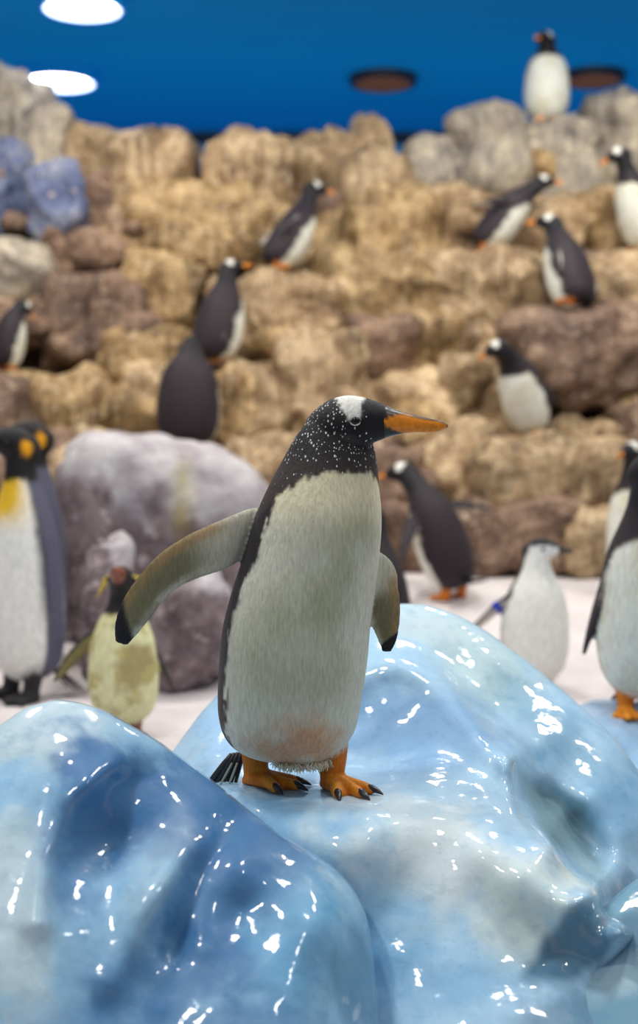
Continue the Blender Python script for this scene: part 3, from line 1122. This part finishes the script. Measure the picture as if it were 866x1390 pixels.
def blade(p0, p1, width, nrm, th):
    d = (p1 - p0).normalized()
    s_ = d.cross(nrm).normalized()
    n_ = s_.cross(d)
    C = [p0.lerp(p1, t) for t in (0, .3, .7, .92, 1)]
    W = [width * .8, width, width * .85, width * .5, width * .1]
    return tube(C, [s_] * 5, [n_] * 5, W, [th, th, th, th * .8, th * .3], 8)


def make_tail(root, p0, d, side, k, n=7, length=0.11, mat='tailf'):
    allv, allf = [], []
    nrm = d.cross(side).normalized()
    for i in range(n):
        a_ = (i - (n - 1) / 2) / ((n - 1) / 2)
        dd = (d + side * (0.30 * a_)).normalized()
        s0 = p0 + side * (0.022 * a_ * k) + nrm * (0.004 * (i % 2) * k)
        vs, fs, _ = blade(s0, s0 + dd * (length * k * (1 - 0.12 * abs(a_))), 0.007 * k, nrm, 0.0022 * k)
        b = len(allv)
        allv += vs
        allf += [tuple(x + b for x in f_) for f_ in fs]
    return link('tail', mesh_of(allv, allf), M[mat], root)


# spine radii by arc length for a bird 0.73 m tall: (s, lateral, ventral, dorsal)
RAD = [(0.0, .045, .045, .045), (.015, .080, .075, .075), (.05, .112, .105, .10), (.11, .132, .125, .112), (.19, .139, .134, .118), (.28, .135, .130, .116),
       (.36, .124, .116, .108), (.42, .106, .098, .094), (.47, .084, .078, .080), (.52, .064, .062, .066), (.57, .054, .054, .058), (.61, .048, .048, .050)]


def bird(label, sp, feet, height, yaw, lean=(4, 8), roll=0, neck=1.0, hyaw=0, hpitch=0, fl=((14, 0, 10), (14, 0, 10)), fat=1.0, group=None, vox=0.009, name='penguin', on=None,
         squat=0.0, tail=True, foot_yaw=(12, -12), tail_out=0.5, band=None, head=1.0, foot_back=0.0):
    """feet = world position between the feet; angles in degrees; lean (bottom, top) pitches the spine forward"""
    k = height / 0.73
    feet = Vector(feet)
    if on is not None:
        g = ground(on, feet.x, feet.y)
        if g is not None:
            feet.z = g
    root = empty(name, feet, R(yaw))
    tag(root, label, 'penguin', group)
    V0 = Vector((0, -1, 0))
    L0 = Vector((-1, 0, 0))                       # the bird's own right-hand side
    sh = Shell()
    # spine
    N = 70
    Ltot = 0.61
    rad = cat(RAD, 200)
    S_ = np.linspace(0, Ltot, N)
    a_l = np.interp(S_, rad[:, 0], rad[:, 1]) * fat
    a_f = np.interp(S_, rad[:, 0], rad[:, 2]) * fat
    a_b = np.interp(S_, rad[:, 0], rad[:, 3]) * fat
    if sp == 'king':
        slim = 1 - 0.12 * sm(0.46, 0.56, S_)
        a_l, a_f, a_b = a_l * slim, a_f * slim, a_b * slim
    pos = Vector((0, 0.015 * k, (0.055 - squat) * k))
    C, T, A, B = [], [], [], []
    rm = Matrix.Rotation(R(roll), 3, 'Y')
    for i in range(N):
        s_ = S_[i] / Ltot
        th = R(lean[0] + (lean[1] - lean[0]) * smf(0, 1, s_) * 1.0)
        if len(lean) > 2:
            th = R(float(np.interp(s_, [0, 0.6, 1], lean)))
        d = rm @ Vector((0, -math.sin(th), math.cos(th)))
        vt = rm @ Vector((0, -math.cos(th), -math.sin(th)))
        ds = Ltot / (N - 1) * k
        if S_[i] > 0.42:
            ds *= neck
        C.append(pos.copy())
        T.append(d)
        A.append(rm @ L0)
        B.append(vt)
        pos = pos + d * ds
    H = C[-1].copy()
    vs, fs, info = tube(C, A, B, a_l * k, a_f * k, 48, a_b * k)
    cols = []
    for (t, ph), q in zip(info, vs):
        deg = math.degrees(ph)
        if deg > 180:
            deg -= 360
        cols.append((*torso_col(sp, t, deg, q), 0))
    sh.add(vs, fs, cols)
    kh = k * head
    f, side, up = head_frame(V0, R(hyaw), R(hpitch))
    H = H + up * (0.012 * kh) + f * (0.012 * kh)
    add_head(sh, sp, H, f, side, up, kh, root, False, 24)
    if sp == 'rockhopper':
        for sg in (-1, 1):
            for q in range(4):
                p0 = H + f * (.03 * kh) + side * (sg * .036 * kh) + up * (.022 * kh)
                p1 = H - f * ((.05 + .012 * q) * kh) + side * (sg * (.085 + 0.008 * q) * kh) + up * ((.03 - .018 * q) * kh)
                vs, fs, _ = blade(p0, p1, .006 * kh, up, .003 * kh)
                link('crest', mesh_of(vs, fs), M['crest'], root)
    # flippers
    i0 = int(N * 0.655)
    for sg, (Aa, sw, cv, *tw) in ((1, fl[0]), (-1, fl[1])):
        tw = tw[0] if tw else 0
        Lr = A[i0] * sg
        p = C[i0] + Lr * (a_l[i0] * k * 0.80)
        pts, ch = [], []
        nst = 6
        for q in range(nst):
            ang = R(Aa - cv * q / (nst - 1))
            d = (-T[i0] * math.cos(ang) + Lr * math.sin(ang))
            d = (d * math.cos(R(sw)) + B[i0] * math.sin(R(sw))).normalized()
            c_ = (B[i0] - d * B[i0].dot(d)).normalized()
            inner = (-Lr * math.cos(ang) - T[i0] * math.sin(ang))
            if q == 0:
                sign0 = 1 if d.cross(c_).dot(inner) > 0 else -1
                tws = 1
                if tw:
                    outs = [(Matrix.Rotation(R(tw * z_), 3, d) @ -inner).dot(-B[i0]) for z_ in (1, -1)]
                    tws = 1 if outs[0] > outs[1] else -1
            if tw:
                c_ = Matrix.Rotation(R(tw * tws), 3, d) @ c_
            pts.append(p.copy())
            ch.append(c_)
            p = p + d * (0.060 * k)
        sign = sign0
        add_flipper(sh, pts, ch, [x * k for x in (.022, .034, .036, .032, .024, .008)], [x * k for x in (.016, .012, .010, .009, .008, .006)], sp, sign)
        if band is not None and band == sg:
            pb = Vector(pts[1]).lerp(Vector(pts[2]), 0.3)
            T_ = (pts[2] - pts[1]).normalized()
            vs, fs, _ = tube([pb, pb + T_ * .028 * k], [ch[1]] * 2, [T_.cross(ch[1])] * 2, [.040 * k] * 2, [.018 * k] * 2, 20)
            link('flipper_band', mesh_of(vs, fs), M['band'], root)
    # feet
    for sg, fy in ((1, foot_yaw[0]), (-1, foot_yaw[1])):
        ax = -sg * 0.055 * k
        add_foot(sh, (ax, (-0.01 + foot_back) * k, 0.035 * k), 0.0, R(-fy * 1.0), k, sp, root, (ax, 0.0, 0.10 * k))
    me = remesh(sh, vox * k, 2)
    link('body', me, M['plumage'], root)
    if tail:
        p0 = C[2] - B[2] * (0.075 * k)
        d = (-T[2] * (1 - tail_out) - B[2] * tail_out).normalized()
        make_tail(root, p0, d, A[2], k, 7, 0.12)
    return root


# ---- the bird in front
def main_bird():
    base = at(400, 1070, 2.66)
    root = empty('penguin', base)
    tag(root, 'white bellied gentoo penguin with speckled neck and one flipper spread, standing on the ice mound', 'penguin')
    PXM = F / 2.66

    def loc(px, py, dY=0.0):
        return at(px, py, 2.66 + dY) - base
    yaw = R(26)
    V = Vector((math.sin(yaw), -math.cos(yaw), 0))
    L = Vector((-math.cos(yaw), -math.sin(yaw), 0))
    sh = Shell()
    # (centre px, py, half width px, depth factor, forward shift)
    ST = [(393, 1031, 28, .9), (393, 1026, 52, .9), (393, 1015, 74, .92), (392, 998, 88, .95), (392, 978, 95, .95), (393, 950, 98.5, .96), (398, 900, 101.5, .96), (403, 850, 101, .96), (413, 800, 98, .95),
          (422, 760, 94, .94), (430, 720, 89.5, .93), (435, 690, 84.5, .92), (440, 662, 77, .9), (445, 640, 70.5, .88), (449, 620, 64, .84), (452, 602, 57.5, .78), (455, 588, 52, .70), (458, 575, 45, .62), (462, 562, 33, .6)]
    N = 110
    X = cat([list(s_) for s_ in ST], N)
    C, A, B, ra, rf, rb = [], [], [], [], [], []
    for i in range(N):
        c_ = loc(X[i, 0], X[i, 1])
        C.append(c_)
    for i in range(N):
        T = (C[min(i + 1, N - 1)] - C[max(i - 1, 0)]).normalized()
        b = (V - T * V.dot(T)).normalized()
        B.append(b)
        A.append(L)
        ra.append(X[i, 2] / PXM)
        rf.append(X[i, 2] / PXM * X[i, 3])
        rb.append(X[i, 2] / PXM * X[i, 3])
    vs, fs, info = tube(C, A, B, ra, rf, 120, rb)
    cols = []
    zmax = C[-1].z
    for (t, ph), q in zip(info, vs):
        deg = math.degrees(ph)
        if deg > 180:
            deg -= 360
        nz = fbm(q, 14, 4, 1.7)
        nf = fbm(q + Vector((0, 0, q.z * -0.6)), 70, 3, 7.7)
        py = 1070 - q.z * PXM
        edge = 86 + 6 * smf(960, 1020, py) - 10 * smf(800, 720, py)
        ad = abs(deg) + 6 * nz + 7 * nf
        dark = smf(edge - 3, edge + 3, ad)
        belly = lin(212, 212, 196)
        green_cast = smf(-0.6, 0.6, fbm(q, 4, 3, 5.0)) * smf(1000, 860, py) * smf(640, 710, py) * smf(95, 20, abs(deg - 10))
        belly = mixc(belly, lin(150, 156, 118), 0.8 * green_cast)  # greenish light on the mid belly, painted into the feather colour
        belly = mixc(belly, lin(240, 230, 190), 0.8 * smf(740, 655, py))  # upper breast painted paler, as if lit from above
        # rosy bare patch between the legs
        patch = max(0, 1 - math.hypot((deg - 20) / 56, (py - 1010) / 64) + 0.3 * nz)
        belly = mixc(belly, lin(204, 158, 122), min(1, 1.7 * patch))
        c_ = mixc(belly, mixc(DARK, BLACK, 0.3), dark)
        neck = 640 + 50 * max(0, (abs(deg) - 25) / 65) ** 1.6 + 5 * nz + 6 * nf
        hood = smf(neck + 3, neck - 3, py)
        c_ = mixc(c_, mixc(lin(58, 48, 46), BLACK, smf(640, 600, py)), hood)
        spk = hood * (0.95 * smf(655, 590, py) * smf(220, 60, abs(deg)) + 0.10)
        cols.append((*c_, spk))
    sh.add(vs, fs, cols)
    # loose belly flap between the legs
    fc = loc(396, 1014, 0.0) + V * 0.035
    vs, fs, info = tube([fc + Vector((0, 0, z_)) for z_ in np.linspace(.036, -.030, 14)], [L] * 14, [V] * 14, [.062 * math.sqrt(max(.02, 1 - (x / 1.02) ** 2)) for x in np.linspace(-.75, 1, 14)], [.058 * math.sqrt(max(.02, 1 - (x / 1.02) ** 2)) for x in np.linspace(-.75, 1, 14)], 40)
    sh.add(vs, fs, [(*mixc(lin(206, 172, 140), lin(214, 206, 186), smf(-.1, .4, fbm(q, 25, 3, 3))), 0) for q in vs])
    # head
    hyaw = R(80) - yaw
    f, side, up = head_frame(V, hyaw, 0.0)
    H = loc(470, 580, -0.012)
    add_head(sh, 'gentoo', H, f, side, up, 1.0, root, True, 72)
    # right flipper, spread: pairs of leading / trailing contour pixels
    pairs = [((372, 690), (352, 742), 0.03), ((340, 690), (338, 748), 0.0), ((300, 706), (305, 772), -0.04), ((262, 724), (266, 786), -0.07), ((228, 746), (236, 800), -0.09), ((198, 776), (212, 822), -0.10), ((176, 806), (196, 846), -0.10), ((162, 838), (182, 866), -0.09), ((160, 866), (170, 880), -0.08)]
    pts, ch, hw = [], [], []
    for a_, b_, dd in pairs:
        p, q = loc(*a_, dd), loc(*b_, dd + 0.008)
        pts.append((p + q) / 2)
        ch.append((p - q).normalized())
        hw.append((p - q).length / 2)
    T0 = (pts[3] - pts[1]).normalized()
    Nn = T0.cross(ch[2])
    add_flipper(sh, pts, ch, hw, [.014, .013, .011, .010, .009, .008, .0075, .007, .006], 'gentoo', 1 if Nn.y < 0 else -1, main=True, nseg=64)
    # left flipper hanging beyond the body
    pairs = [((500, 740), (478, 790), 0.02), ((520, 752), (490, 812), 0.03), ((528, 778), (497, 828), 0.03), ((535, 806), (503, 846), 0.025), ((538, 836), (510, 862), 0.02), ((536, 862), (516, 878), 0.01), ((530, 880), (520, 888), 0.0)]
    pts, ch, hw = [], [], []
    for a_, b_, dd in pairs:
        p, q = loc(*a_, dd), loc(*b_, dd)
        pts.append((p + q) / 2)
        ch.append((p - q).normalized())
        hw.append((p - q).length / 2)
    Nn = (pts[3] - pts[1]).normalized().cross(ch[2])
    add_flipper(sh, pts, ch, hw, [.012, .011, .010, .009, .008, .007, .006], 'gentoo', 1 if Nn.y < 0 else -1, main=True, nseg=50)
    # feet on the shelf
    for (px, py, Y, fy) in ((347, 1052, 2.70, 58), (451, 1054, 2.66, 34)):
        w = at(px, py, Y)
        g = ground(ice_mound, w.x, w.y)
        tip = w + Vector((math.sin(R(fy)), -math.cos(R(fy)), 0)) * 0.085
        g2 = ground(ice_mound, tip.x, tip.y)
        gz = max(g, g2) if g and g2 else (g or w.z)
        a_ = w - base
        gz = gz - base.z - 0.003
        add_foot(sh, (a_.x, a_.y, gz + 0.035), gz, R(fy), 1.04, 'gentoo', root, (a_.x, a_.y + .005, 0.085), True)
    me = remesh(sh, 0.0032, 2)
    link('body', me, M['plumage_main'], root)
    # tail behind
    p0 = loc(322, 1022, 0.06)
    p1 = loc(291, 1078, 0.07)
    t_ = make_tail(root, p0, (p1 - p0).normalized(), Vector((0.9, -0.35, 0.25)).normalized(), 0.62, 9, (p1 - p0).length / 0.62)
    for off in ((4, 0), (-3, 2)):
        a_, b_ = loc(318 + off[0], 1036, 0.045), loc(300 + off[0] * 2, 1072 + off[1], 0.05)
        vs, fs, _ = blade(a_, b_, 0.0022, Vector((0, 1, 0.2)), 0.001)
        link('tail_edge', mesh_of(vs, fs), M['tailw'], t_)
    # loose feather fringe along the lower hem
    random.seed(4)
    allv, allf = [], []
    for i in range(260):
        ph = R(random.uniform(-85, 85))
        rr = random.uniform(0.034, 0.058)
        c0 = C[8]
        p = Vector((fc.x, fc.y, 0)) + L * (math.sin(ph) * rr) + V * (math.cos(ph) * rr * .95)
        p.z = (1070 - 1026) / PXM + random.uniform(-.003, .004)
        e = p + Vector((random.uniform(-.008, .008), random.uniform(-.005, .005), -random.uniform(.004, .017)))
        vs, fs, _ = blade(p, e, 0.0013, V, 0.0009)
        b = len(allv)
        allv += vs
        allf += [tuple(x + b for x in f_) for f_ in fs]
    fr = link('feather_fringe', mesh_of(allv, allf), M['fringe'], root)
    fr['kind'] = 'stuff'
    return root


main_bird()

# ---- birds behind
G_ROCK = None


def rock_feet(px, py, extra=0.22):
    """feet on a terrace: depth from the terrace, plus a supporting stone top"""
    Y = wall_Y(py) + extra
    return at(px, py, Y)


PERCHES = set()


def perch(px, py, w, extra=0.22, mat='tan', hh=34):
    """a flat-topped stone of the wall carrying a bird at the pixel"""
    Y = wall_Y(py) + extra
    p = at(px, py, Y)
    me = stone_mesh(w * 1.1, 0.28, 0.24, 3.6, 0.10, px * 0.37, 5, org=p - Vector((0, 0, 0.2)))
    # stand on its real top
    top = max(v_.co.z for v_ in me.vertices if abs(v_.co.x) < 0.1 and abs(v_.co.y) < 0.1)
    o = link('stone', me, M[mat], rock_wall)
    o.location = (p.x, p.y, p.z - top + 0.006)
    PERCHES.add(o.name)
    return p


G1 = 'gentoo penguins on the rock terraces'
p = perch(255, 612, 0.30, -0.08)
bird('gentoo penguin seen squarely from behind, head sunk in its shoulders, above the snow capped boulder', 'gentoo', p, 0.66, 174, lean=(6, 10, 30), neck=0.7, hpitch=-35, fl=((9, -4, 6), (9, -4, 6)), group=G1, squat=0.035, foot_back=0.02, fat=1.24)
p = perch(288, 490, 0.26, 0.0, 'gold')
bird('dark backed gentoo penguin with raised head, just above the one seen squarely from behind', 'gentoo', p, 0.59, 138, lean=(16, 18, 4), hyaw=-50, hpitch=8, fl=((10, -10, 6), (22, -6, 6)), group=G1, squat=0.06, foot_back=0.02, fat=1.2)
p = perch(372, 366, 0.34, -0.02)
bird('gentoo penguin leaning steeply as it climbs the highest ledge below the crest gap', 'gentoo', p, 0.60, 124, lean=(34, 34, 18), hyaw=-16, hpitch=-5, fl=((10, -30, 0), (16, -20, 6)), group=G1, squat=0.035, foot_back=0.02, fat=1.02)
p = perch(8, 502, 0.30, 0.0, 'brown')
bird('gentoo penguin with bowed head against the dark brown rocks, yellow bill pointing down', 'gentoo', p, 0.42, 130, lean=(8, 14, 46), neck=0.9, hyaw=-20, hpitch=-48, fl=((10, 0, 5), (10, 0, 5)), group=G1, squat=0.035, foot_back=0.02, fat=1.15)
p = perch(742, 168, 0.30, 0.22, 'grey')
bird('gentoo penguin with white front standing upright on top of the grey rock crest', 'gentoo', p, 0.62, 4, lean=(2, 2, 2), neck=0.6, hyaw=-38, hpitch=-6, head=1.25, fl=((8, 0, 4), (8, 0, 4)), group=G1, squat=0.035, foot_back=0.02, fat=1.15)
p = perch(655, 342, 0.34, 0.0)
bird('gentoo penguin crouching with flippers swept back, head stretched over its neighbour', 'gentoo', p, 0.60, 104, lean=(34, 44, 58), hyaw=-8, hpitch=2, fl=((16, -40, 0), (62, -36, 10, 40)), group=G1, squat=0.035, foot_back=0.02, fat=0.98, tail_out=0.8)
p = perch(782, 412, 0.34, -0.3, 'brown')
bird('dark backed gentoo penguin stooping on the brown ledge, facing the one with swept flippers', 'gentoo', p, 0.66, 218, lean=(26, 32, 36), roll=-14, hyaw=40, hpitch=4, fl=((14, -8, 5), (18, -8, 5)), group=G1, squat=0.075, foot_back=0.02, fat=1.04)
p = perch(872, 340, 0.34, 0.0)
bird('gentoo penguin with lowered bill, high on the golden rocks beside the crouching and stooping pair', 'gentoo', p, 0.60, -62, lean=(14, 18, 26), hyaw=-20, hpitch=-24, fl=((10, 0, 5), (10, 0, 5)), group=G1, squat=0.035, foot_back=0.02, fat=0.98)
p = perch(722, 590, 0.36, -0.06)
bird('gentoo penguin leaning forward, pale belly showing, on the shelf below the brown ledge', 'gentoo', p, 0.57, -44, lean=(20, 32, 66), hyaw=-34, hpitch=-28, fl=((12, -8, 0), (12, -14, 0)), group=G1, squat=0.035, foot_back=0.02, fat=1.08)
floor_o = bpy.data.objects['floor']
p = at(618, 782, 6.2)
bird('gentoo penguin walking away, both flippers held out, on snow below the rocks', 'gentoo', p, 0.66, -140, lean=(14, 22, 50), roll=10, hyaw=38, hpitch=-8, fl=((84, -4, 30, 60), (52, 0, 16, 60)), on=floor_o, fat=0.98, tail_out=0.85)
p = at(862, 765, 6.3)
bird('gentoo penguin standing on snow, behind the large one on the low ice hummock', 'gentoo', p, 0.66, -22, lean=(4, 4, 8), hyaw=-24, hpitch=-8, on=floor_o)
p = at(726, 940, 5.3)
bird('chinstrap penguin with white throat, black cap and blue flipper band, on the snow', 'chinstrap', p, 0.60, 8, lean=(2, 4, 4), neck=0.85, hyaw=62, hpitch=0, fl=((48, -10, 6, 55), (8, -6, 4)), on=floor_o, fat=1.12, band=1)
p = at(522, 930, 5.3)
bird('dark penguin with a blue flipper band, mostly hidden behind the speckle-necked one', 'gentoo', p, 0.70, 205, lean=(6, 10, 20), roll=0, hyaw=0, hpitch=-20, fl=((10, 0, 5), (14, 0, 5)), on=floor_o, fat=0.85, band=1)
p = at(874, 958, 4.0)
bird('large white fronted gentoo penguin standing on the low pale ice hummock', 'gentoo', p, 0.74, 4, lean=(4, 6, 6), fl=((17, -4, 6), (14, 0, 5)), on=ice_far, fat=0.95, hyaw=40, vox=0.007)
p = at(34, 945, 5.05)
bird('king penguin with yellow breast and slate flipper, standing beside the dirty yellowish crested one', 'king', p, 0.97, -50, lean=(2, 3, 3), hyaw=-30, hpitch=4, fl=((6, -4, 2), (5, -8, 2)), on=floor_o, fat=0.82, head=0.85, vox=0.007)
p = at(56, 915, 5.6)
bird('king penguin almost hidden behind the other king, only black head and ear patch showing', 'king', p, 0.95, -85, lean=(2, 3, 3), hyaw=0, hpitch=2, fl=((6, -4, 2), (5, -8, 2)), on=floor_o, fat=0.62, head=0.85)
p = at(168, 1000, 4.4)
bird('short crested penguin with dirty yellowish front and spread flippers, on the snow', 'rockhopper', p, 0.53, 4, lean=(2, 2, 4), neck=0.8, hyaw=-10, hpitch=22, head=1.25, fl=((46, -4, 12, 65), (24, -6, 4)), on=floor_o, fat=1.08, vox=0.008)


# stones that would run into a bird sit lower or further back in the terrace
def clear_stones():
    bpy.context.view_layer.update()
    trees = {}
    stones = [o for o in rock_wall.children if o.name.startswith('stone')]
    up = Vector((0.013, 0.021, 1)).normalized()

    def inside(b, q):
        n = 0
        for _ in range(12):
            h = b.ray_cast(q, up)
            if h[0] is None:
                break
            n += 1
            q = h[0] + up * 1e-5
        return n % 2 == 1
    for root in [o for o in COL.objects if o.name.startswith('penguin')]:
        body = [c_ for c_ in root.children if c_.name.startswith('body')][0]
        vw = [root.matrix_world @ v_.co for v_ in body.data.vertices][::31]
        cen = sum(vw, Vector()) / len(vw)
        for o in stones:
            if (Vector(o.location) - cen).length > 1.6:
                continue
            if o.name not in trees:
                trees[o.name] = BVHTree.FromPolygons([v_.co[:] for v_ in o.data.vertices], [p_.vertices[:] for p_ in o.data.polygons])
            b = trees[o.name]
            own = o.name in PERCHES and (Vector(o.location).xy - root.location.xy).length < 0.02
            if own:
                continue
            low = o.location.z < root.location.z - 0.02
            for _ in range(14):
                hits = sum(1 for q in vw if inside(b, q - o.location))
                if hits <= len(vw) * 0.008:
                    break
                if low:
                    o.location.z -= 0.03
                else:
                    o.location.y += 0.06


clear_stones()

# ------------------------------------------------------------------ ceiling lamps
def lamp(px, py, rad, lit, label):
    c, s = math.cos(PITCH), math.sin(PITCH)
    d = at(px, py, 10.0) - Vector((0, 0, CAMZ))
    p = Vector((0, 0, CAMZ)) + d * ((CEIL - CAMZ) / d.z)
    root = empty('ceiling_lamp', (p.x, p.y, CEIL))
    tag(root, label, 'lamp', 'round lamps in the blue ceiling')

    def ring(r0, r1, z0, z1, mat, name):
        n = 48
        vs = []
        for i in range(n):
            a_ = 2 * math.pi * i / n
            for (r_, z_) in ((r0, z0), (r1, z0), (r1, z1), (r0, z1)):
                vs.append((r_ * math.cos(a_), r_ * math.sin(a_), z_))
        fs = []
        for i in range(n):
            j = (i + 1) % n
            for q in range(4):
                fs.append((i * 4 + q, j * 4 + q, j * 4 + (q + 1) % 4, i * 4 + (q + 1) % 4))
        return link(name, mesh_of(vs, fs), M[mat], root, False)

    def disc(r_, z_, mat, name):
        bm = bmesh.new()
        bmesh.ops.create_cone(bm, cap_ends=True, segments=48, radius1=r_, radius2=r_ * .96, depth=0.02)
        bmesh.ops.translate(bm, vec=(0, 0, z_), verts=bm.verts)
        me = bpy.data.meshes.new(name)
        bm.to_mesh(me)
        bm.free()
        return link(name, me, M[mat], root, False)
    if lit:
        ring(rad * .98, rad, -0.09, 0.0, 'bluepaint', 'rim')
        ring(rad * .93, rad * .979, -0.088, 0.0, 'lampglow', 'reflector')
        disc(rad * .93, -0.012, 'lamplens', 'lens')
    else:
        ring(rad * .82, rad, -0.05, 0.0, 'lampdark', 'rim')
        disc(rad * .82, -0.045, 'lampbrown', 'lens')
    return root


lamp(80, 97, 0.27, True, 'lit white round ceiling lamp just above the grey blue rock')
lamp(112, -6, 0.25, True, 'lit white round ceiling lamp farther out from the rocks than the other lit one')
lamp(520, 105, 0.25, False, 'unlit dark round ceiling lamp alone on the open blue ceiling')
lamp(806, 101, 0.23, False, 'unlit dark round ceiling lamp beside the penguin on the crest')
